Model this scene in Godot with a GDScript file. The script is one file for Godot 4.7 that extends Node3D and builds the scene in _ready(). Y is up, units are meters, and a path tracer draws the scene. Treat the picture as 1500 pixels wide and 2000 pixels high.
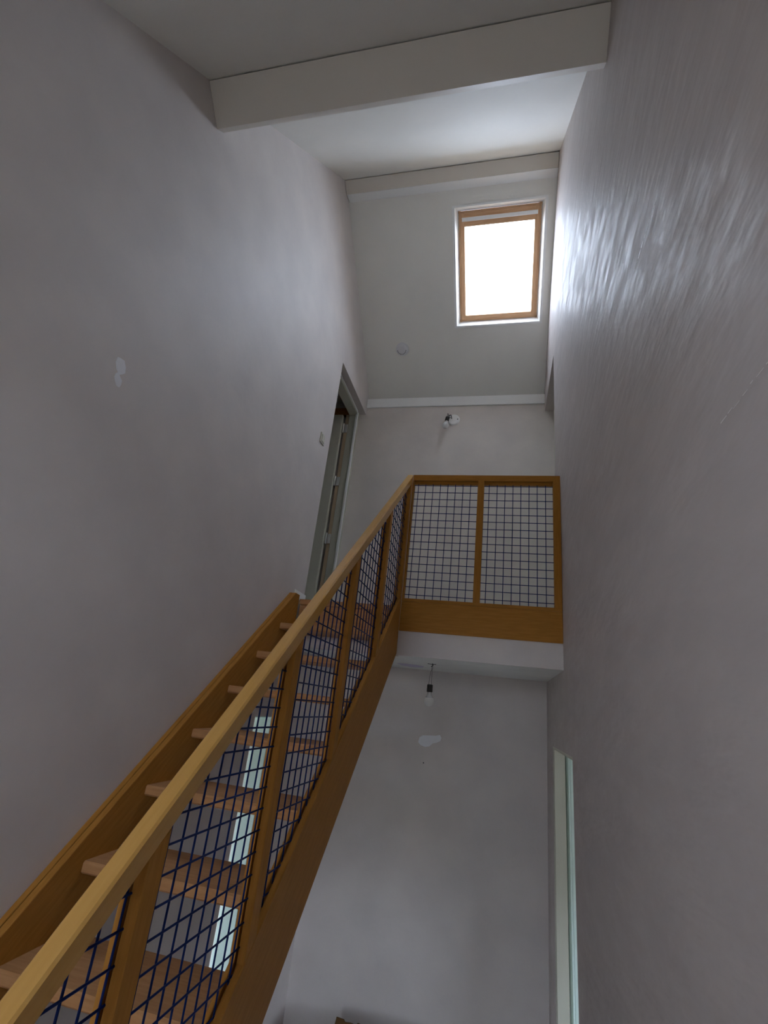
extends Node3D
# World axes: x to the right, y up, and depth d = -z away from the place where the photographer stood.

const XL := -1.348      # face of the left wall
const XR := 0.352       # face of the right wall
const WT := 0.10        # thickness of the two side walls
const FLOOR := -2.328   # lower floor
const CEIL := 0.277     # underside of the landing slab
const LAND := 0.581     # landing floor
const DB := 3.049       # front of the landing balustrade
const MS := 0.8237      # slope of the stairs
const NEAR := -2.1      # facade behind the photographer
const DU := 4.105       # upper back wall
const DW := 4.144       # lower back wall
const EAST := 2.7
const WEST := -3.7

var M := {}
var used := {}
var grain_shift := 0.0

# ------------------------------------------------------------------ naming
func numbered(called: String) -> String:
	var n: int = used.get(called, 0)
	used[called] = n + 1
	return called if n == 0 else "%s_%03d" % [called, n]

func thing(called: String, label: String, category: String, at := Vector3.ZERO, group := "") -> Node3D:
	var o := Node3D.new()
	o.name = numbered(called)
	o.position = at
	add_child(o)
	o.set_meta("label", label)
	o.set_meta("category", category)
	if group != "":
		o.set_meta("group", group)
	return o

func obj(called: String, st: SurfaceTool, m: Material, parent: Node3D = null) -> MeshInstance3D:
	var o := MeshInstance3D.new()
	o.name = called if parent else numbered(called)
	st.index()
	o.mesh = st.commit()
	o.material_override = m
	o.cast_shadow = GeometryInstance3D.SHADOW_CASTING_SETTING_ON
	if parent:
		o.position = -origin_of(parent)
		parent.add_child(o, true)
	else:
		add_child(o)
	return o

func origin_of(n: Node3D) -> Vector3:      # every shape is written in world coordinates
	var p := Vector3.ZERO
	var k: Node = n
	while k != self and k is Node3D:
		p += (k as Node3D).position
		k = k.get_parent()
	return p

func struct(called: String, st: SurfaceTool, m: Material, label: String, category: String) -> MeshInstance3D:
	var o := obj(called, st, m)
	o.set_meta("kind", "structure")
	o.set_meta("label", label)
	o.set_meta("category", category)
	return o

func struct_root(called: String, label: String, category: String, at := Vector3.ZERO) -> Node3D:
	var o := thing(called, label, category, at)
	o.set_meta("kind", "structure")
	return o

# ------------------------------------------------------------------ shapes
func mb() -> SurfaceTool:
	var st := SurfaceTool.new()
	st.begin(Mesh.PRIMITIVE_TRIANGLES)
	return st

func P(x: float, y: float, d: float) -> Vector3:
	return Vector3(x, y, -d)

func tri(st: SurfaceTool, a: Vector3, b: Vector3, c: Vector3, n: Vector3, ua: Vector2, ub: Vector2, uc: Vector2) -> void:
	var k := (b - a).cross(c - a)
	if k.length_squared() < 1e-16:
		return
	var flat := k.normalized()
	if flat.dot(n) > 0.0:
		var t := b
		b = c
		c = t
		var tu := ub
		ub = uc
		uc = tu
	else:
		flat = -flat
	for q in [[a, ua], [b, ub], [c, uc]]:
		st.set_normal(flat)
		st.set_uv(q[1])
		st.add_vertex(q[0])

# a polygon in the plane (o, u, v) pushed out along n by h, with its rims chamfered by bev
func prism(st: SurfaceTool, poly: PackedVector2Array, o: Vector3, u: Vector3, v: Vector3, n: Vector3, h: float, bev := 0.0, g := Vector3.ZERO) -> void:
	var area := 0.0
	for i in poly.size():
		var q := poly[(i + 1) % poly.size()]
		area += poly[i].x * q.y - q.x * poly[i].y
	if area < 0.0:
		poly.reverse()
	var m := poly.size()
	var inset := PackedVector2Array()
	for i in m:
		var a := (poly[i] - poly[(i + m - 1) % m]).normalized()
		var b := (poly[(i + 1) % m] - poly[i]).normalized()
		var na := Vector2(-a.y, a.x)
		var nb := Vector2(-b.y, b.x)
		inset.append(poly[i] + (na + nb) * (bev / maxf(1.0 + na.dot(nb), 0.2)))
	if g == Vector3.ZERO:
		g = u
	g = g.normalized()
	var e := n.cross(g).normalized() if absf(n.dot(g)) < 0.9 else u
	var e2 := g.cross(e).normalized()
	grain_shift = fposmod(grain_shift + 0.377, 7.0)
	var uv := func(p: Vector3) -> Vector2:
		return Vector2(p.dot(g) + grain_shift, p.dot(e) + p.dot(e2) + grain_shift * 1.7)
	var rings := []
	if bev > 0.0:
		rings = [[inset, 0.0], [poly, bev], [poly, h - bev], [inset, h]]
	else:
		rings = [[poly, 0.0], [poly, h]]
	var pts := []
	for r in rings:
		var row := PackedVector3Array()
		for q in r[0]:
			row.append(o + u * q.x + v * q.y + n * r[1])
		pts.append(row)
	for k in range(pts.size() - 1):
		for i in m:
			var j := (i + 1) % m
			var ed := poly[j] - poly[i]
			var out := u * ed.y - v * ed.x
			if bev > 0.0 and k == 0:
				out = out.normalized() - n * 0.5
			elif bev > 0.0 and k == 2:
				out = out.normalized() + n * 0.5
			var a: Vector3 = pts[k][i]
			var b: Vector3 = pts[k][j]
			var c: Vector3 = pts[k + 1][j]
			var dd: Vector3 = pts[k + 1][i]
			tri(st, a, b, c, out, uv.call(a), uv.call(b), uv.call(c))
			tri(st, a, c, dd, out, uv.call(a), uv.call(c), uv.call(dd))
	var cap: PackedVector2Array = rings[0][0]
	var idx := Geometry2D.triangulate_polygon(cap)
	for side in [[pts[0], -n], [pts[pts.size() - 1], n]]:
		for i in range(0, idx.size(), 3):
			var a: Vector3 = side[0][idx[i]]
			var b: Vector3 = side[0][idx[i + 1]]
			var c: Vector3 = side[0][idx[i + 2]]
			tri(st, a, b, c, side[1], uv.call(a), uv.call(b), uv.call(c))

# polygon of (depth, height) pairs pushed along x
func ex(st: SurfaceTool, pts: Array, x0: float, x1: float, bev := 0.0, g := Vector3.ZERO) -> void:
	prism(st, PackedVector2Array(pts), Vector3(x0, 0, 0), Vector3(0, 0, -1), Vector3.UP, Vector3.RIGHT, x1 - x0, bev, g)

func bx(st: SurfaceTool, x0: float, x1: float, y0: float, y1: float, d0: float, d1: float, bev := 0.0, g := Vector3.ZERO) -> void:
	ex(st, [Vector2(d0, y0), Vector2(d1, y0), Vector2(d1, y1), Vector2(d0, y1)], x0, x1, bev, g)

# box along free axes
func fbx(st: SurfaceTool, o: Vector3, u: Vector3, v: Vector3, n: Vector3, u0: float, u1: float, v0: float, v1: float, n0: float, n1: float, bev := 0.0, g := Vector3.ZERO) -> void:
	prism(st, PackedVector2Array([Vector2(u0, v0), Vector2(u1, v0), Vector2(u1, v1), Vector2(u0, v1)]), o + n * n0, u, v, n, n1 - n0, bev, g)

func lathe(st: SurfaceTool, prof: Array, o: Vector3, axis: Vector3, seg := 24) -> void:
	var s := axis.cross(Vector3.RIGHT if absf(axis.x) < 0.8 else Vector3.UP).normalized()
	var t := axis.cross(s).normalized()
	var rows := []
	var nors := []
	for i in prof.size():
		var a: Vector2 = prof[maxi(i - 1, 0)]
		var b: Vector2 = prof[mini(i + 1, prof.size() - 1)]
		var tn := (b - a).normalized()
		var row := PackedVector3Array()
		var nr := PackedVector3Array()
		for k in seg + 1:
			var ph := TAU * k / seg
			var rad := s * cos(ph) + t * sin(ph)
			row.append(o + rad * prof[i].x + axis * prof[i].y)
			nr.append((rad * tn.y - axis * tn.x).normalized())
		rows.append(row)
		nors.append(nr)
	for i in range(prof.size() - 1):
		for k in seg:
			var quad := [[i, k], [i, k + 1], [i + 1, k + 1], [i, k], [i + 1, k + 1], [i + 1, k]]
			for h in [0, 3]:
				var tr := [quad[h], quad[h + 1], quad[h + 2]]
				var a: Vector3 = rows[tr[0][0]][tr[0][1]]
				var b: Vector3 = rows[tr[1][0]][tr[1][1]]
				var c: Vector3 = rows[tr[2][0]][tr[2][1]]
				var w := (b - a).cross(c - a)
				if w.length_squared() < 1e-18:
					continue
				if w.dot(nors[tr[0][0]][tr[0][1]] + nors[tr[2][0]][tr[2][1]]) > 0.0:
					tr = [tr[0], tr[2], tr[1]]
				for q in tr:
					st.set_normal(nors[q[0]][q[1]])
					st.set_uv(Vector2(float(q[1]) / seg, float(q[0]) / prof.size()))
					st.add_vertex(rows[q[0]][q[1]])

func tube(st: SurfaceTool, pts: Array, r: float, seg := 8) -> void:
	for i in range(pts.size() - 1):
		var a: Vector3 = pts[i]
		var b: Vector3 = pts[i + 1]
		var ax := (b - a).normalized()
		lathe(st, [Vector2(0.0001, 0), Vector2(r, 0.0004), Vector2(r, (b - a).length() - 0.0004), Vector2(0.0001, (b - a).length())], a, ax, seg)

# ------------------------------------------------------------------ materials
func noise_tex(freq: float, seed_: int, c0: Color, c1: Color, octaves := 4, size := 512, normal := false, bump := 4.0) -> NoiseTexture2D:
	var f := FastNoiseLite.new()
	f.seed = seed_
	f.frequency = freq
	f.fractal_octaves = octaves
	f.noise_type = FastNoiseLite.TYPE_SIMPLEX_SMOOTH
	var t := NoiseTexture2D.new()
	t.width = size
	t.height = size
	t.seamless = true
	t.noise = f
	if normal:
		t.as_normal_map = true
		t.bump_strength = bump
	else:
		var g := Gradient.new()
		g.set_color(0, c0)
		g.set_color(1, c1)
		t.color_ramp = g
	return t

func plain(c: Color, rough := 0.6, metal := 0.0) -> StandardMaterial3D:
	var m := StandardMaterial3D.new()
	m.albedo_color = c
	m.roughness = rough
	m.metallic = metal
	return m

func plaster(c: Color, var_: float, rough: float, scale: Vector3, seed_: int, bump: float) -> StandardMaterial3D:
	var m := plain(c, rough)
	m.albedo_texture = noise_tex(0.012, seed_, Color(1 - var_, 1 - var_, 1 - var_ * 0.9), Color(1, 1, 1), 5)
	m.uv1_triplanar = true
	m.uv1_world_triplanar = true
	m.uv1_scale = scale
	m.normal_enabled = true
	m.normal_texture = noise_tex(0.05, seed_ + 3, Color.BLACK, Color.WHITE, 4, 512, true, bump)
	m.normal_scale = 0.06
	return m

func wood(c0: Color, c1: Color, rough: float, seed_: int) -> StandardMaterial3D:
	var m := plain(Color.WHITE, rough)
	m.albedo_texture = noise_tex(0.02, seed_, c0, c1, 5, 512)
	m.uv1_scale = Vector3(0.55, 5.0, 1.0)
	m.metallic_specular = 0.15
	return m

func make_materials() -> void:
	M.wall = plaster(Color(0.885, 0.855, 0.835), 0.06, 0.55, Vector3(0.35, 0.35, 0.35), 11, 3.0)
	var rw := plaster(Color(0.775, 0.74, 0.72), 0.05, 0.5, Vector3(0.5, 0.75, 0.25), 21, 6.0)  # toned darker than the left wall to offset the light falling on it
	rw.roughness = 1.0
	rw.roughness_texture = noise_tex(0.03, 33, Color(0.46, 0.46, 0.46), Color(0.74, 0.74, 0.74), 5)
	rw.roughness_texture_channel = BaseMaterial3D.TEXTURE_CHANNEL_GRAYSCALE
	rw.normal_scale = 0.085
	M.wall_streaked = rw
	M.back = plaster(Color(0.885, 0.855, 0.825), 0.06, 0.6, Vector3(0.35, 0.35, 0.35), 41, 3.0)
	M.roof = plaster(Color(0.94, 0.935, 0.905), 0.03, 0.75, Vector3(0.4, 0.4, 0.4), 51, 2.0)
	M.ceil = plaster(Color(0.92, 0.92, 0.90), 0.03, 0.7, Vector3(0.5, 0.5, 0.5), 61, 2.0)
	M.beam = plain(Color(0.90, 0.875, 0.83), 0.55)
	M.white = plain(Color(0.95, 0.955, 0.945), 0.45)
	M.mint = plain(Color(0.88, 0.96, 0.93), 0.4)
	M.cream = plain(Color(0.80, 0.80, 0.735), 0.5)
	M.leaf = plain(Color(0.86, 0.855, 0.78), 0.5)
	M.jamb_wood = plain(Color(0.80, 0.71, 0.58), 0.6)
	M.filler = plain(Color(0.95, 0.955, 0.97), 0.8)
	M.scratch = plain(Color(0.97, 0.96, 0.94), 0.35)  # near-white colour paints the glint along the scratches
	M.wood = wood(Color(0.64, 0.44, 0.195), Color(0.715, 0.505, 0.245), 0.42, 71)
	M.rail = wood(Color(0.745, 0.56, 0.285), Color(0.785, 0.60, 0.32), 0.25, 73)
	M.rail.metallic_specular = 0.5
	M.tread = wood(Color(0.68, 0.50, 0.335), Color(0.76, 0.58, 0.41), 0.45, 81)
	M.tread_edge = wood(Color(0.56, 0.42, 0.32), Color(0.70, 0.54, 0.42), 0.5, 83)
	M.pine = wood(Color(0.80, 0.63, 0.48), Color(0.87, 0.71, 0.56), 0.45, 91)
	M.wire = plain(Color(0.01, 0.12, 0.35), 0.45)
	M.wire.metallic_specular = 0.25
	M.steel = plain(Color(0.86, 0.86, 0.84), 0.35, 0.25)
	M.black = plain(Color(0.02, 0.02, 0.022), 0.4)
	M.plastic = plain(Color(0.86, 0.86, 0.87), 0.4)
	M.switch = plain(Color(0.80, 0.79, 0.72), 0.4)
	M.floor = plaster(Color(0.86, 0.855, 0.84), 0.05, 0.6, Vector3(0.5, 0.5, 0.5), 97, 2.0)  # unseen floors, pale colour chosen to bounce light upward
	M.card = plain(Color(0.42, 0.30, 0.16), 0.9)
	M.stain = plain(Color(0.82, 0.79, 0.86), 0.8)
	M.grey_metal = plain(Color(0.30, 0.31, 0.32), 0.5, 0.4)
	var gl := plain(Color(0.95, 0.98, 1.0, 0.06), 0.0)
	gl.transparency = BaseMaterial3D.TRANSPARENCY_ALPHA
	M.glass = gl
	var bg := plain(Color(0.95, 0.96, 0.97, 0.30), 0.05)
	bg.transparency = BaseMaterial3D.TRANSPARENCY_ALPHA
	M.bulb_clear = bg
	M.bulb_frost = plain(Color(0.88, 0.88, 0.87), 0.35)

# ------------------------------------------------------------------ the roof lines
func r1(d: float) -> float:
	return 1.4248 + 0.9669 * d

func r2(d: float) -> float:
	return 6.306 - 0.8295 * d

func roof_at(d: float) -> float:
	return minf(r1(d), r2(d))

# a side wall: holes = [[d0, d1, y0, y1], ...]
func side_wall(x0: float, x1: float, holes: Array) -> SurfaceTool:
	var st := mb()
	var cuts := [NEAR, 2.717, 4.4]
	for h in holes:
		cuts.append(h[0])
		cuts.append(h[1])
	cuts.sort()
	for i in range(cuts.size() - 1):
		var a: float = cuts[i]
		var b: float = cuts[i + 1]
		if b - a < 0.001:
			continue
		var mid := (a + b) / 2
		var lows := [FLOOR - 0.1]
		var spans := []
		var inside := []
		for h in holes:
			if mid > h[0] and mid < h[1]:
				inside.append(h)
		inside.sort_custom(func(p, q): return p[2] < q[2])
		for h in inside:
			if h[2] > lows[-1]:
				spans.append([lows[-1], h[2]])
			lows.append(h[3])
		for s in spans:
			bx(st, x0, x1, s[0], s[1], a, b)
		ex(st, [Vector2(a, lows[-1]), Vector2(b, lows[-1]), Vector2(b, roof_at(b) + 0.03), Vector2(a, roof_at(a) + 0.03)], x0, x1)
	return st

func _ready() -> void:
	# camera, sky, exposure ------------------------------------------------
	var cam := Camera3D.new()
	cam.name = "camera"
	cam.fov = 91.48
	cam.near = 0.02
	cam.basis = Basis(Vector3.UP, 0.2505528) * Basis(Vector3.RIGHT, 0.3631150) * Basis(Vector3.BACK, 0.1151738)
	cam.current = true
	add_child(cam)
	var we := WorldEnvironment.new()
	we.name = "sky"
	var env := Environment.new()
	env.background_mode = Environment.BG_SKY
	var sk := ProceduralSkyMaterial.new()
	sk.sky_top_color = Color(0.86, 0.915, 1.0)
	sk.sky_horizon_color = Color(0.88, 0.925, 1.0)
	sk.ground_bottom_color = Color(0.42, 0.42, 0.40)
	sk.ground_horizon_color = Color(0.52, 0.53, 0.53)
	sk.sky_energy_multiplier = 1.0
	sk.ground_energy_multiplier = 1.0
	var sky := Sky.new()
	sky.sky_material = sk
	env.sky = sky
	env.tonemap_mode = Environment.TONE_MAPPER_LINEAR
	env.tonemap_exposure = 20.0
	env.sdfgi_enabled = true
	env.ssao_enabled = true
	env.ssil_enabled = true
	we.environment = env
	add_child(we)
	make_materials()
	build_shell()
	build_windows()
	build_beams()
	build_doors()
	build_stairs()
	build_stair_balustrade()
	build_landing_balustrade()
	build_fittings()

# ------------------------------------------------------------------ setting
func build_shell() -> void:
	# left wall with its two doorways
	var wl := struct("wall_left", side_wall(XL - WT, XL, [[2.86, 3.095, FLOOR, -0.15], [3.289, 4.115, LAND, 2.6435]]), M.wall, "tall pinkish grey plaster wall on the left, behind the stairs", "wall")
	var wr := struct("wall_right", side_wall(XR, XR + WT, [[2.78, 3.745, FLOOR, -0.145], [3.326, 4.115, LAND, 2.6435]]), M.wall_streaked, "tall grey plaster wall on the right with streaky sheen beside the skylight", "wall")
	# filler patches on the left wall
	var pa := blob(Vector2(1.2353, 1.0208), 0.024, 0.034, 5, 0.5)
	var pb := blob(Vector2(1.2419, 0.968), 0.018, 0.026, 9, 0.5)
	for q in [pa, pb]:
		var st := mb()
		ex(st, q, XL - 0.001, XL + 0.0012)
		obj("filler_patch", st, M.filler, wl)
	# dry hairline scratches in the right wall
	for q in [[1.234, 0.98, 1.20, 0.0022], [0.495, 0.60, 0.82, 0.0012], [1.02, 1.30, 1.46, 0.0012]]:
		var st := mb()
		var rng := RandomNumberGenerator.new()
		rng.seed = int(q[0] * 1000)
		var d: float = q[1]
		while d < q[2]:
			var l := rng.randf_range(0.008, 0.03)
			var yy: float = q[0] + rng.randf_range(-0.002, 0.002)
			bx(st, XR - 0.0004, XR + 0.001, yy, yy + q[3] * rng.randf_range(0.5, 1.0), d, minf(d + l, q[2]))
			d += l + rng.randf_range(0.001, 0.012)
		obj("scratch", st, M.scratch, wr)
	# outer gable walls of the neighbouring rooms
	struct("wall_west", side_wall(WEST - 0.2, WEST, [[1.5, 3.2, -1.9, -0.3]]), M.back, "far wall of the room behind the left doorways", "wall")
	struct("wall_east", side_wall(EAST, EAST + 0.2, [[0.9, 2.5, -1.5, -0.8]]), M.back, "far wall of the room behind the right doorways", "wall")
	# back walls
	var st := mb()
	bx(st, WEST, EAST, CEIL, 2.79, DU, DU + 0.3)
	struct("wall_back_upper", st, M.back, "grey beige knee wall of the landing under the skylight slope", "wall")
	st = mb()
	bx(st, WEST, EAST, FLOOR - 0.1, CEIL + 0.02, DW, DW + 0.3)
	var wb := struct("wall_back_lower", st, M.wall, "grey lilac wall under the landing, behind the hanging bulb", "wall")
	st = mb()
	prism(st, PackedVector2Array([Vector2(-0.586, -0.25), Vector2(-0.578, -0.215), Vector2(-0.553, -0.198), Vector2(-0.50, -0.193), Vector2(-0.455, -0.190), Vector2(-0.425, -0.180), Vector2(-0.412, -0.200), Vector2(-0.418, -0.222), Vector2(-0.445, -0.237), Vector2(-0.475, -0.246), Vector2(-0.50, -0.270), Vector2(-0.53, -0.276), Vector2(-0.565, -0.268)]), P(0, 0, DW + 0.001), Vector3.RIGHT, Vector3.UP, Vector3.BACK, 0.0025)
	obj("filler_patch", st, M.filler, wb)
	st = mb()
	lathe(st, [Vector2(0.0001, 0.004), Vector2(0.004, 0.003), Vector2(0.005, 0.0)], P(-0.5346, -0.386, DW), Vector3.BACK, 10)
	obj("wall_plug", st, M.grey_metal, wb)
	# facade behind the photographer, with an added window opening
	st = mb()
	var w0 := -2.0
	var w1 := -0.75
	var top := r1(NEAR) + 0.05
	bx(st, WEST, EAST, FLOOR - 0.1, w0, NEAR - 0.3, NEAR)
	bx(st, WEST, EAST, w1, top, NEAR - 0.3, NEAR)
	for s in [[WEST, -1.25], [-0.45, EAST]]:
		bx(st, s[0], s[1], w0, w1, NEAR - 0.3, NEAR)
	struct("wall_front", st, M.back, "low facade wall with an added window behind the photographer", "wall")
	# floors and the landing slab
	st = mb()
	bx(st, WEST, EAST, FLOOR - 0.2, FLOOR, NEAR - 0.3, DW + 0.3, 0, Vector3.FORWARD)
	struct("floor", st, M.floor, "unseen floor at the foot of the stairs, made pale to bounce light", "floor")
	st = mb()
	bx(st, XL - 0.001, -0.604, CEIL, LAND - 0.004, 3.152, DW + 0.05)
	bx(st, -0.604, XR + 0.001, CEIL, LAND - 0.004, 3.078, DW + 0.05)
	var lf := struct("ceiling_landing", st, M.ceil, "white plastered landing slab seen from below, the bulb hanging from it", "ceiling")
	st = mb()
	bx(st, XL - 0.001, -0.604, CEIL, 0.40, 3.142, 3.152)
	bx(st, -0.604, XR + 0.001, CEIL, LAND - 0.02, 3.066, 3.078)
	obj("slab_edge", st, M.wall, lf)
	st = mb()
	bx(st, XL, XR, LAND - 0.003, LAND, 3.15, DU, 0, Vector3.RIGHT)
	struct("floor_landing", st, M.floor, "upper landing floor behind the mesh balustrade, made pale to bounce light", "floor")
	# stain on the underside
	st = mb()
	prism(st, PackedVector2Array([Vector2(-0.72, 3.70), Vector2(-0.66, 3.66), Vector2(-0.58, 3.68), Vector2(-0.53, 3.75), Vector2(-0.56, 3.88), Vector2(-0.64, 3.93), Vector2(-0.71, 3.85)]), Vector3(0, CEIL - 0.0012, 0), Vector3.RIGHT, Vector3.FORWARD, Vector3.UP, 0.002)
	obj("water_stain", st, M.stain, lf)
	for s in [[WEST, XL - WT, "floor_west", "floor slab over the room behind the left doorway"], [XR + WT, EAST, "floor_east", "floor slab over the room behind the right doorway"]]:
		st = mb()
		bx(st, s[0], s[1], CEIL, LAND, NEAR + 0.6, DW + 0.05)
		struct(s[2], st, M.ceil, s[3], "floor")
	# near roof slope (a fill window added above and behind the photographer) and far roof slope (the skylight in view)
	roof_slope("ceiling_near", r1, 0.9669, NEAR - 0.3, 2.73, -1.18, -0.48, -1.20, -0.60, "pale sloping ceiling above the purlin on the near side")
	roof_slope("ceiling_far", r2, -0.8295, 2.70, 4.5, -0.4505, 0.2745, 2.9345, 3.65, "pale sloping ceiling around the skylight")

func roof_slope(called: String, f: Callable, slope: float, d0: float, d1: float, hx0: float, hx1: float, h0: float, h1: float, label: String) -> void:
	var st := mb()
	var t := 0.26
	var piece := func(x0: float, x1: float, a: float, b: float):
		ex(st, [Vector2(a, f.call(a)), Vector2(b, f.call(b)), Vector2(b, f.call(b) + t), Vector2(a, f.call(a) + t)], x0, x1)
	piece.call(WEST - 0.2, hx0 - 0.02, d0, d1)
	piece.call(hx1 + 0.02, EAST + 0.2, d0, d1)
	# the lining of the opening is square to the slope, so the slab is cut wider than it
	var k := 0.26
	var n := Vector2(-slope, 1.0).normalized()
	for side in [[d0, h0 - 0.012], [h1 + 0.012, d1]]:
		var a: float = side[0]
		var b: float = side[1]
		var pts := [Vector2(a, f.call(a)), Vector2(b, f.call(b))]
		if a == d0:
			pts.append(Vector2(b, f.call(b)) + n * 0.2)
			pts.append(Vector2(a, f.call(a) + k))
		else:
			pts.append(Vector2(b, f.call(b) + k))
			pts.append(Vector2(a, f.call(a)) + n * 0.2)
		ex(st, pts, hx0 - 0.021, hx1 + 0.021)
	struct(called, st, M.roof, label, "ceiling")

func blob(c: Vector2, rd: float, ry: float, seed_: int, tilt: float) -> Array:
	var rng := RandomNumberGenerator.new()
	rng.seed = seed_
	var out := []
	for i in 9:
		var a := TAU * i / 9
		var k := rng.randf_range(0.78, 1.1)
		var v := Vector2(cos(a) * rd * k, sin(a) * ry * k).rotated(tilt)
		out.append(c + v)
	return out

# a roof window in a slope; (o, u, v, n) = middle of the opening on the ceiling, right, up the slope, outward
func roof_window(called: String, label: String, o: Vector3, v: Vector3, n: Vector3, w: float, h: float) -> void:
	var u := Vector3.RIGHT if v.cross(n).x > 0 else Vector3.LEFT
	var t := struct_root(called, label, "skylight", o)
	var hw := w / 2
	var hh := h / 2
	var st := mb()
	var sp := 0.021      # the lining narrows a little towards the frame
	for s in [-1, 1]:
		prism(st, PackedVector2Array([Vector2(s * hw, 0), Vector2(s * (hw + 0.021), 0), Vector2(s * (hw + 0.021), 0.20), Vector2(s * (hw - sp), 0.20), Vector2(s * (hw - sp), 0.095)]), o - v * (hh + 0.02), u, n, v, 2 * hh + 0.04)
		prism(st, PackedVector2Array([Vector2(s * hh, 0), Vector2(s * (hh + 0.021), 0), Vector2(s * (hh + 0.021), 0.20), Vector2(s * (hh - sp), 0.20), Vector2(s * (hh - sp), 0.095)]), o - u * hw, v, n, u, 2 * hw)
	obj("reveal_lining", st, M.white, t)
	# outer wooden frame, at the bottom of the reveal
	st = mb()
	var fo := 0.016
	hw -= sp
	hh -= sp
	for s in [-1, 1]:
		var a: float = s * (hw - 0.003)
		var b: float = s * (hw - fo - 0.004)
		fbx(st, o, u, v, n, minf(a, b), maxf(a, b), -hh, hh, 0.094, 0.18, 0.002, v)
		a = s * (hh - 0.003)
		b = s * (hh - fo - 0.002)
		fbx(st, o, u, v, n, -hw, hw, minf(a, b), maxf(a, b), 0.094, 0.18, 0.002, u)
	obj("window_frame", st, M.pine, t)
	# the sash, its top rail deeper and carrying the white ventilation flap
	var si := hw - 0.019
	var sh := hh - 0.017
	st = mb()
	for s in [-1, 1]:
		fbx(st, o, u, v, n, minf(s * si, s * (si - 0.034)), maxf(s * si, s * (si - 0.034)), -sh, sh, 0.088, 0.16, 0.003, v)
	fbx(st, o, u, v, n, -si, si, -sh, -sh + 0.036, 0.0885, 0.16, 0.003, u)
	fbx(st, o, u, v, n, -si, si, sh - 0.105, sh, 0.0885, 0.16, 0.003, u)
	var sash := obj("sash", st, M.pine, t)
	st = mb()
	fbx(st, o, u, v, n, -si + 0.012, si - 0.012, sh - 0.066, sh - 0.036, 0.076, 0.089, 0.003, u)
	obj("ventilation_flap", st, M.white, sash)
	st = mb()
	fbx(st, o, u, v, n, -si + 0.03, si - 0.03, -sh + 0.03, sh - 0.10, 0.128, 0.134)
	obj("pane", st, M.glass, t)

func build_windows() -> void:
	var v2 := Vector3(0, 0.8295, 1.0).normalized()      # up the far slope, towards the viewer
	var n2 := Vector3(0, 1.0, -0.8295).normalized()
	roof_window("window_1", "wood-framed skylight with white reveal in the far sloping ceiling", (P(-0.4505, r2(2.9345), 2.9345) + P(0.2745, r2(3.65), 3.65)) / 2, v2, n2, 0.725, 0.930)
	var v1 := Vector3(0, 0.9669, -1.0).normalized()
	var n1 := Vector3(0, 1.0, 0.9669).normalized()
	roof_window("window_2", "wood-framed roof window added in the near slope behind the photographer as fill", (P(-1.18, r1(-1.20), -1.20) + P(-0.48, r1(-0.60), -0.60)) / 2, v1, n1, 0.70, 0.8346)  # added out of view, sized to fill the stairwell with daylight
	# unseen casement windows that let daylight in: one in the low facade, one in each outer wall of the neighbouring rooms
	var t := struct_root("window_3", "white casement window added in the low facade behind the photographer as fill", "window", P(-0.85, -2.0, NEAR - 0.15))  # added out of view as low daylight fill
	casement(t, P(-0.85, -1.375, NEAR - 0.16), Vector3.RIGHT, 0.80, 1.25)
	t = struct_root("window_4", "wide white casement window added to brighten the left-hand room", "window", P(WEST - 0.1, -1.9, 2.35))  # added out of view to make the room behind the slot bright
	casement(t, P(WEST - 0.1, -1.1, 2.35), Vector3.FORWARD, 1.7, 1.6)
	t = struct_root("window_5", "white casement window in the far wall of the right-hand room", "window", P(EAST + 0.1, -1.5, 1.7))
	casement(t, P(EAST + 0.1, -1.15, 1.7), Vector3.FORWARD, 1.6, 0.7)

func casement(t: Node3D, o: Vector3, u: Vector3, w: float, h: float) -> void:
	var v := Vector3.UP
	var n := u.cross(v)
	var st := mb()
	for s in [-1, 1]:
		var a: float = s * w / 2
		var b: float = s * (w / 2 - 0.05)
		fbx(st, o, u, v, n, minf(a, b), maxf(a, b), -h / 2, h / 2, -0.04, 0.04, 0.004)
		a = s * h / 2
		b = s * (h / 2 - 0.05)
		fbx(st, o, u, v, n, -w / 2 + 0.05, w / 2 - 0.05, minf(a, b), maxf(a, b), -0.04, 0.04, 0.004)
	obj("window_frame", st, M.white, t)
	st = mb()
	fbx(st, o, u, v, n, -w / 2 + 0.04, w / 2 - 0.04, -h / 2 + 0.04, h / 2 - 0.04, -0.003, 0.003)
	obj("pane", st, M.glass, t)

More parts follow.
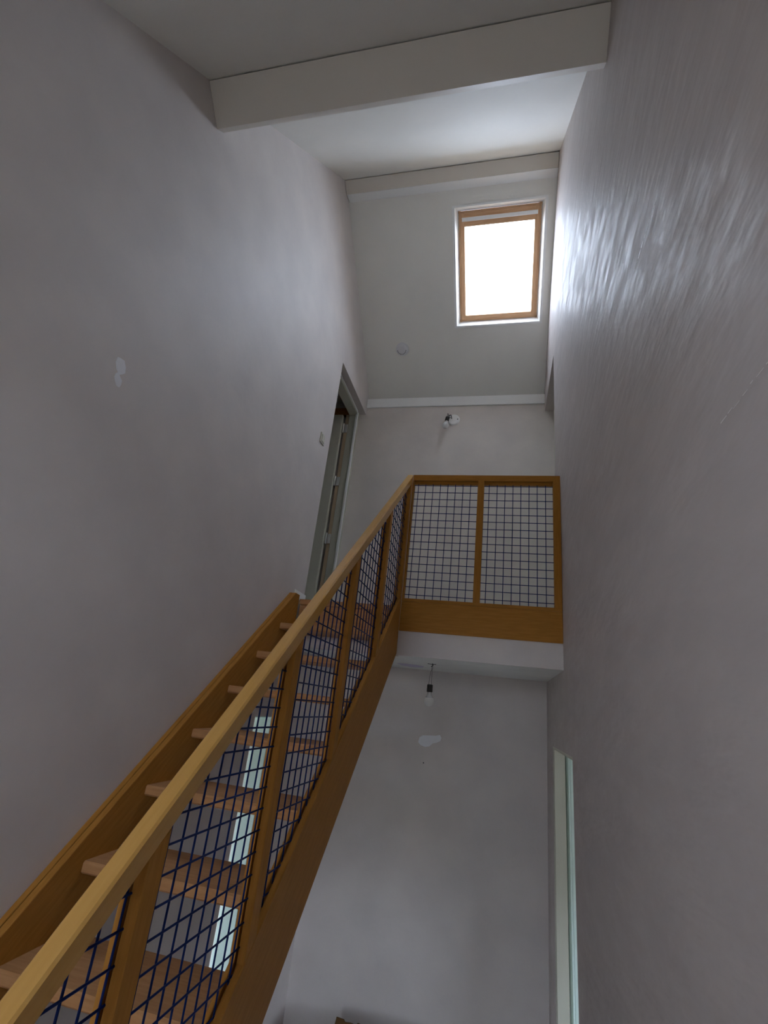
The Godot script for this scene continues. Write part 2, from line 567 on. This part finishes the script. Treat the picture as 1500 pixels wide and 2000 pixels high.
func build_beams() -> void:
	# purlin square to the near slope
	var a := Vector2(1.1636, 2.5499)
	var b := Vector2(1.2933, 2.4158)
	var c := Vector2(1.3348, 2.4560)
	var o := thing("roof_beam", "deep painted beam crossing the stairwell at the top of the picture", "beam", P(-0.5, 2.45, 1.25))
	var st := mb()
	var gap := (b - a).normalized() * 0.005
	ex(st, [a + gap, b, c, c + (a - b) + gap], XL, XR, 0.0015)
	obj("beam_body", st, M.beam, o)
	o = thing("ridge_beam", "shallow painted beam in the ridge just above the skylight slope", "beam", P(-0.5, 3.94, 2.75))
	st = mb()
	ex(st, [Vector2(2.6745, 4.0030), Vector2(2.7540, 3.9425), Vector2(2.85, 3.965), Vector2(2.86, 4.02), Vector2(2.72, 4.12)], XL + 0.002, XR - 0.002, 0.002)
	obj("beam_body", st, M.beam, o)
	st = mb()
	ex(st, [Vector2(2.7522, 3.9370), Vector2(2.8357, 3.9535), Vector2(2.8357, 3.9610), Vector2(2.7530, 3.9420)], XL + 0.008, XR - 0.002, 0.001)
	obj("lit_underside_strip", st, M.white, o)  # white strip paints the light caught on the underside of the beam
	st = mb()
	bx(st, XL, XR, 2.7199, 2.8176, 4.0897, 4.30, 0.002)
	struct("trim_1", st, M.white, "white wall plate board between the knee wall and the skylight slope", "trim")
	st = mb()
	bx(st, WEST, XL - WT, 2.62, 2.70, 4.06, 4.2)
	struct("trim_2", st, M.wood, "bare wooden wall plate above the open upper door", "trim")
	st = mb()
	bx(st, XL, XL + 0.012, LAND, LAND + 0.062, 3.098, 3.289, 0.002)
	struct("baseboard_left", st, M.white, "short white skirting board at the top of the stairs", "skirting")

# ------------------------------------------------------------------ doors
func build_doors() -> void:
	# upper left: the frame sits back in the wall, the leaf stands open into the dark room
	var t := struct_root("door_1", "open pale door with three steel hinges at the top of the stairs", "door", P(-1.48, LAND, 3.7))
	var st := mb()
	for s in [[4.045, 4.115], [3.289, 3.33]]:
		bx(st, -1.50, -1.415, LAND, 2.6435, s[0], s[1], 0.003)
	bx(st, -1.50, -1.415, 2.605, 2.6435, 3.33, 4.045, 0.003)
	var fr := obj("door_frame", st, M.cream, t)
	st = mb()
	bx(st, -1.428, -1.408, LAND, 2.63, 4.025, 4.047, 0.003)
	bx(st, -1.428, -1.408, 2.622, 2.642, 3.33, 4.025, 0.003)
	obj("frame_bead", st, M.white, fr)
	st = mb()
	bx(st, -1.535, -1.4995, LAND, 2.615, 4.052, 4.115, 0.002)
	obj("rebate", st, M.jamb_wood, fr)
	st = mb()
	bx(st, -2.36, -1.553, LAND + 0.012, 2.592, 4.010, 4.050, 0.003)
	var leaf := obj("door_leaf", st, M.leaf, t)
	for y in [2.457, 1.887, 1.318]:
		st = mb()
		lathe(st, [Vector2(0.0001, -0.05), Vector2(0.0095, -0.05), Vector2(0.0095, 0.05), Vector2(0.0001, 0.05)], P(-1.543, y, 4.040), Vector3.UP, 12)
		bx(st, -1.531, -1.503, y - 0.045, y + 0.045, 4.046, 4.053, 0.001)
		obj("hinge", st, M.steel, t)
	# upper right: only its lintel shows
	t = struct_root("door_2", "closed pale door deep in the recess right of the landing", "door", P(0.48, LAND, 3.7))
	st = mb()
	for s in [[4.045, 4.115], [3.326, 3.37]]:
		bx(st, 0.43, 0.53, LAND, 2.6435, s[0], s[1], 0.003)
	bx(st, 0.43, 0.53, 2.595, 2.6435, 3.37, 4.045, 0.003)
	obj("door_frame", st, M.cream, t)
	st = mb()
	bx(st, 0.48, 0.52, LAND + 0.01, 2.592, 3.373, 4.042, 0.003)
	obj("door_leaf", st, M.cream, t)
	# lower left: a tall narrow glazed slot seen through the open treads
	t = struct_root("window_6", "tall narrow bright glazed slot in the left wall, seen between the stair treads", "window", P(XL - 0.05, FLOOR, 2.98))
	st = mb()
	bx(st, XL - WT - 0.004, XL - 0.001, FLOOR, -0.15, 3.090, 3.096, 0.001)
	bx(st, XL - WT - 0.004, XL - 0.001, FLOOR, -0.15, 2.859, 2.865, 0.001)
	bx(st, XL - WT - 0.004, XL - 0.001, -0.156, -0.1495, 2.865, 3.090, 0.001)
	obj("window_frame", st, M.mint, t)
	st = mb()
	bx(st, XL - 0.085, XL - 0.080, FLOOR, -0.156, 2.865, 3.090)
	obj("pane", st, M.glass, t)
	# lower right: lining, dark rebate and a leaf standing open into the next room
	t = struct_root("door_4", "doorway with pale lining and white leaf at the bottom right, under the landing", "door", P(XR + 0.05, FLOOR, 3.2))
	st = mb()
	bx(st, XR + 0.001, 0.418, FLOOR, -0.145, 3.660, 3.744, 0.002)
	bx(st, XR + 0.001, 0.418, FLOOR, -0.145, 2.780, 2.795, 0.002)
	bx(st, XR + 0.001, 0.418, -0.160, -0.1445, 2.795, 3.660, 0.002)
	obj("door_frame", st, M.cream, t)
	st = mb()
	var lu := Vector3(0.93, 0, -0.3676).normalized()      # the leaf stands a little past square
	var ln := Vector3(0.3676, 0, 0.93).normalized()
	var lo := P(0.4400, 0, 3.700)
	fbx(st, lo, lu, Vector3.UP, ln, 0.0, 0.0125, FLOOR + 0.01, -0.17, -0.038, 0.0, 0.002)
	fbx(st, lo, lu, Vector3.UP, ln, 0.0150, 0.84, FLOOR + 0.01, -0.17, -0.040, -0.002, 0.002)
	obj("door_leaf", st, M.mint, t)

# ------------------------------------------------------------------ stairs
func build_stairs() -> void:
	var t := thing("staircase", "steep open wooden staircase rising along the left wall to the landing", "staircase", P(-0.97, FLOOR, 1.3))
	var sl := Vector3(0, MS, -1.0)
	var line := func(Y: float, d: float) -> Vector2: return Vector2(d, Y + MS * d)
	# outer stringer
	var st := mb()
	var foot := func(Y: float) -> float: return (FLOOR - Y) / MS
	for q in [[-0.645, -0.6328, -1.866, 0.002], [-0.6327, -0.6228, -1.892, 0.0], [-0.6227, -0.6026, -1.866, 0.003]]:
		ex(st, [line.call(q[2], foot.call(q[2])), Vector2(foot.call(-2.228), FLOOR), line.call(-2.228, 3.048), line.call(q[2], 3.048)], q[0], q[1], q[3], sl)
	obj("stringer", st, M.wood, t)
	# wall stringer and its cover strip
	st = mb()
	ex(st, [line.call(-1.8885, foot.call(-1.8885)), Vector2(foot.call(-2.228), FLOOR), line.call(-2.228, 3.095), Vector2(3.095, 0.606), line.call(-1.8885, 3.028)], -1.3235, -1.300, 0.002, sl)
	obj("stringer", st, M.wood, t)
	st = mb()
	ex(st, [line.call(-1.889, foot.call(-1.889)), Vector2(foot.call(-2.22), FLOOR), line.call(-2.22, 3.095), Vector2(3.095, 0.607), line.call(-1.889, 3.029)], -1.347, -1.3265, 0.002, sl)
	obj("cover_strip", st, M.wood, t)
	for k in 15:
		var d := 3.102 - 0.2354 * k
		var y := LAND - 0.1939 * k
		if k == 0:
			st = mb()
			ex(st, [Vector2(d, y - 0.034), Vector2(3.151, y - 0.034), Vector2(3.151, y), Vector2(d, y)], -1.2995, -0.646, 0.004, Vector3.RIGHT)
			obj("landing_nosing", st, M.tread, t)
			st = mb()
			bx(st, -1.2995, -0.646, 0.37, y - 0.035, 3.124, 3.141, 0, Vector3.RIGHT)
			obj("riser", st, M.tread, t)
			continue
		st = mb()
		var dep := 0.262 if k > 1 else 0.245
		ex(st, [Vector2(d, y - 0.030), Vector2(d + 0.006, y - 0.036), Vector2(d + dep, y - 0.036), Vector2(d + dep, y), Vector2(d + 0.006, y), Vector2(d, y - 0.006)], -1.2995, -0.6455, 0, Vector3.RIGHT)
		obj("tread", st, M.tread, t)

func build_stair_balustrade() -> void:
	var t := thing("stair_balustrade", "sloping wooden stair balustrade with handrail and dark blue wire mesh", "balustrade", P(-0.62, -1.9, 0.0))
	var sl := Vector3(0, MS, -1.0)
	var top := -1.037
	var low := -1.099
	var base := -1.866
	var d_end := -0.10
	var st := mb()
	ex(st, [Vector2(d_end, low + MS * d_end), Vector2(3.049, low + MS * 3.049), Vector2(3.049, top + MS * 3.049), Vector2(d_end, top + MS * d_end)], -0.6430, -0.6026, 0.0045, sl)
	obj("handrail", st, M.rail, t)
	var posts := [[2.999, 3.0485], [2.518, 2.570], [1.999, 2.051], [1.478, 1.530], [0.957, 1.009], [0.436, 0.488], [-0.085, -0.033]]
	for p in posts:
		st = mb()
		var a: float = p[0]
		var b: float = p[1]
		var col := [Vector2(a, base + MS * a - 0.001), Vector2(b, base + MS * b - 0.001), Vector2(b, low + MS * b + 0.002), Vector2(a, low + MS * a + 0.002)]
		ex(st, col, -0.6245, -0.6028, 0.0015, Vector3.UP)
		var po := obj("post", st, M.wood, t)
		st = mb()
		ex(st, col, -0.6445, -0.6310, 0.0015, Vector3.UP)
		obj("batten", st, M.wood, po)
	# the wire panels sit in the groove between post and batten
	var xw := -0.6277
	var phase := [0.039, 0.039, -0.227, -0.098, -0.516, -0.9, -1.4]
	var vph := [2.55, 2.038, 1.753, 1.355, 0.90, 0.40]
	for i in range(posts.size() - 1):
		var d1: float = posts[i][0] + 0.012
		var d0: float = posts[i + 1][1] - 0.012
		var stp := 0.0517
		var d: float = vph[i]
		while d > d0:
			d -= 0.0513
		d += 0.0513
		while d < d1:
			wire(t, P(xw, base + MS * d - 0.018, d), P(xw, low + MS * d + 0.006, d))
			d += 0.0513
		var y0 := base + MS * d0
		var y1 := low + MS * d1
		var y: float = phase[i] + ceilf((y0 - phase[i]) / stp) * stp
		while y < y1:
			var a := maxf(d0, (y - low) / MS - 0.006)
			var b := minf(d1, (y - base) / MS + 0.012)
			if b - a > 0.01:
				wire(t, P(xw + 0.0042, y, a), P(xw + 0.0042, y, b))
			y += stp

func wire(t: Node3D, a: Vector3, b: Vector3) -> void:
	var st := mb()
	tube(st, [a, b], 0.0024, 7)
	obj("wire", st, M.wire, t)

func build_landing_balustrade() -> void:
	var t := thing("landing_balustrade", "level wooden balustrade with two wire mesh panels at the landing edge", "balustrade", P(-0.12, 0.423, DB + 0.02))
	var x0 := -0.6022
	var x1 := XR - 0.001
	var st := mb()
	bx(st, x0, x1, 1.4335, 1.4745, DB, DB + 0.022, 0.002, Vector3.RIGHT)
	bx(st, x0, x1, 1.4175, 1.4745, DB + 0.0222, DB + 0.044, 0.002, Vector3.RIGHT)
	obj("top_rail", st, M.wood, t)
	for q in [[x0, -0.5915], [-0.1655, -0.1240], [0.3080, x1]]:
		st = mb()
		var y1 := 1.4745 if q[0] > 0.0 else 1.434
		bx(st, q[0], q[1], 0.6210, y1 - 0.0005, DB - 0.0005, DB + 0.0215, 0.0015, Vector3.UP)
		var po := obj("post", st, M.wood, t)
		st = mb()
		bx(st, q[0], q[1], 0.6210, 1.4170, DB + 0.030, DB + 0.0435, 0.0015, Vector3.UP)
		obj("batten", st, M.wood, po)
	st = mb()
	bx(st, x0, x1, 0.6015, 0.6215, DB - 0.0008, DB + 0.044, 0.0015, Vector3.RIGHT)
	obj("bottom_rail", st, M.wood, t)
	st = mb()
	bx(st, x0, x1, 0.4215, 0.6000, DB, DB + 0.0165, 0.0015, Vector3.RIGHT)
	obj("fascia_board", st, M.wood, t)
	var dw := DB + 0.0275
	var k := dw / DB
	for x in [-0.56, -0.511, -0.461, -0.411, -0.361, -0.311, -0.261, -0.212, -0.091, -0.040, 0.010, 0.060, 0.110, 0.160, 0.210, 0.261]:
		wire(t, P(x * k, 0.615, dw), P(x * k, 1.428, dw))
	for i in 16:
		var y: float = (0.644 + 0.04985 * i) * k
		for s in [[-0.598, -0.150], [-0.135, 0.320]]:
			wire(t, P(s[0], y, dw - 0.0042), P(s[1], y, dw - 0.0042))

# ------------------------------------------------------------------ small things
func bulb(t: Node3D, o: Vector3, ax: Vector3, s: float, clear: bool) -> void:
	# black socket, then the neck and globe further along the axis
	var st := mb()
	lathe(st, [Vector2(0.0001, 0), Vector2(0.016, 0.0), Vector2(0.0195, 0.004), Vector2(0.0195, 0.020), Vector2(0.0185, 0.022), Vector2(0.0195, 0.024), Vector2(0.0195, 0.047), Vector2(0.0165, 0.049), Vector2(0.0001, 0.049)].map(func(p): return p * s), o, ax, 28)
	obj("socket", st, M.black, t)
	st = mb()
	lathe(st, [Vector2(0.0145, 0.048), Vector2(0.0150, 0.062), Vector2(0.0200, 0.074), Vector2(0.0270, 0.085)].map(func(p): return p * s), o, ax, 28)
	obj("bulb_collar", st, M.bulb_clear if clear else M.bulb_frost, t)
	st = mb()
	lathe(st, [Vector2(0.0270, 0.085), Vector2(0.0305, 0.095), Vector2(0.0315, 0.106), Vector2(0.0300, 0.116), Vector2(0.0250, 0.127), Vector2(0.0160, 0.134), Vector2(0.0070, 0.1375), Vector2(0.0001, 0.138)].map(func(p): return p * s), o, ax, 28)
	obj("bulb_globe", st, M.bulb_frost, t)

func build_fittings() -> void:
	# bulb hanging under the landing
	var o := P(-0.4365, CEIL, 3.437)
	var t := thing("pendant_bulb", "bare light bulb hanging on two wires under the landing", "light bulb", o)
	var s := P(-0.4365, 0.1445, 3.437)
	for k in [-1, 1]:
		var st := mb()
		tube(st, [o + Vector3(0.008 + k * 0.002, 0, 0), o + Vector3(0.006 - k * 0.004, -0.030, 0.002), o + Vector3(0.004 + k * 0.004, -0.050, 0), o + Vector3(k * 0.007, -0.095, 0), s + Vector3(k * 0.009, -0.002, 0)], 0.0013, 6)
		obj("flex", st, M.black, t)
	var st := mb()
	tube(st, [o + Vector3(-0.026, -0.004, 0.0), o + Vector3(0.006, -0.006, 0.0), o + Vector3(0.030, -0.003, 0.0)], 0.0018, 6)
	tube(st, [o + Vector3(0.004, 0.0, 0.0), o + Vector3(0.012, -0.012, 0.004), o + Vector3(-0.002, -0.020, 0.0)], 0.0022, 6)
	obj("ceiling_hook", st, M.black, t)
	bulb(t, s, Vector3.DOWN, 0.98, true)
	# bulb on the knee wall of the landing
	o = P(-0.4755, 2.567, DU)
	t = thing("wall_bulb", "bare bulb in a black socket dangling beside a round white cover plate", "light bulb", o)
	st = mb()
	lathe(st, [Vector2(0.0001, 0.012), Vector2(0.045, 0.012), Vector2(0.054, 0.009), Vector2(0.058, 0.0)], o, Vector3.BACK, 32)
	var plate := obj("cover_plate", st, M.white, t)
	st = mb()
	lathe(st, [Vector2(0.0001, 0.003), Vector2(0.0045, 0.002), Vector2(0.0055, 0.0)], o + Vector3(0.038, 0.0, 0.012), Vector3.BACK, 12)
	obj("screw", st, M.grey_metal, plate)
	var so := P(-0.527, 2.566, DU - 0.055)
	st = mb()
	tube(st, [o + Vector3(-0.018, 0.006, 0.010), o + Vector3(-0.024, 0.030, 0.040), so + Vector3(0.006, 0.012, 0), so + Vector3(0, -0.004, 0)], 0.004, 8)
	tube(st, [o + Vector3(-0.03, 0.014, 0.010), o + Vector3(-0.055, 0.045, 0.045), so + Vector3(-0.002, 0.004, 0)], 0.0025, 8)
	obj("flex", st, M.black, t)
	bulb(t, so, Vector3(-0.16, -0.98, 0.04).normalized(), 0.92, false)
	# smoke detector on the slope
	var n := Vector3(0, -1.0, 0.8295).normalized()
	o = P(-0.973, r2(3.7871), 3.7871)
	t = thing("smoke_detector", "round white smoke detector on the sloping ceiling left of the skylight", "smoke detector", o)
	st = mb()
	lathe(st, [Vector2(0.0001, 0.014), Vector2(0.056, 0.014), Vector2(0.062, 0.010), Vector2(0.063, 0.0)], o, n, 40)
	obj("base", st, M.plastic, t)
	st = mb()
	lathe(st, [Vector2(0.0001, 0.040), Vector2(0.022, 0.040), Vector2(0.040, 0.037), Vector2(0.049, 0.030), Vector2(0.052, 0.0135)], o, n, 40)
	var body := obj("cover", st, M.plastic, t)
	st = mb()
	var up := Vector3(0, 0.8295, 1.0).normalized()
	for k in 9:
		var a := PI + PI * (k + 0.5) / 9.0
		var rad := Vector3.RIGHT * cos(a) + up * sin(a)
		var tan := n.cross(rad)
		fbx(st, o, rad, tan, n, 0.034, 0.044, -0.004, 0.004, 0.030, 0.0375)
	obj("vent_slots", st, M.grey_metal, body)
	# light switch by the upper door
	o = P(XL, 1.806, 3.122)
	t = thing("light_switch", "cream rocker light switch on the left wall beside the upper door", "light switch", o)
	st = mb()
	bx(st, XL, XL + 0.009, 1.766, 1.846, 3.082, 3.162, 0.003)
	var pl := obj("switch_plate", st, M.switch, t)
	st = mb()
	bx(st, XL + 0.008, XL + 0.015, 1.778, 1.834, 3.094, 3.150, 0.003)
	obj("rocker", st, M.switch, pl)
	# cardboard box on the floor, only its rim in view
	o = P(-0.70, FLOOR, 3.75)
	t = thing("cardboard_box", "worn brown cardboard box on the floor below the filler patch", "box", o)
	st = mb()
	bx(st, -0.945, -0.45, FLOOR, FLOOR + 0.006, 3.52, 3.945)
	bx(st, -0.945, -0.939, FLOOR, -1.895, 3.52, 3.945)
	bx(st, -0.456, -0.45, FLOOR, -1.895, 3.52, 3.945)
	bx(st, -0.939, -0.456, FLOOR, -1.895, 3.52, 3.526)
	bx(st, -0.939, -0.456, FLOOR, -1.895, 3.939, 3.945)
	obj("carton", st, M.card, t)
	st = mb()
	prism(st, PackedVector2Array([Vector2(-0.945, -1.896), Vector2(-0.45, -1.896), Vector2(-0.46, -1.862), Vector2(-0.73, -1.860), Vector2(-0.755, -1.866), Vector2(-0.80, -1.862), Vector2(-0.81, -1.874), Vector2(-0.845, -1.870), Vector2(-0.88, -1.873), Vector2(-0.89, -1.862), Vector2(-0.938, -1.859)]), P(0, 0, 3.945), Vector3.RIGHT, Vector3.UP, Vector3.BACK, 0.005)
	obj("flap", st, M.card, t)
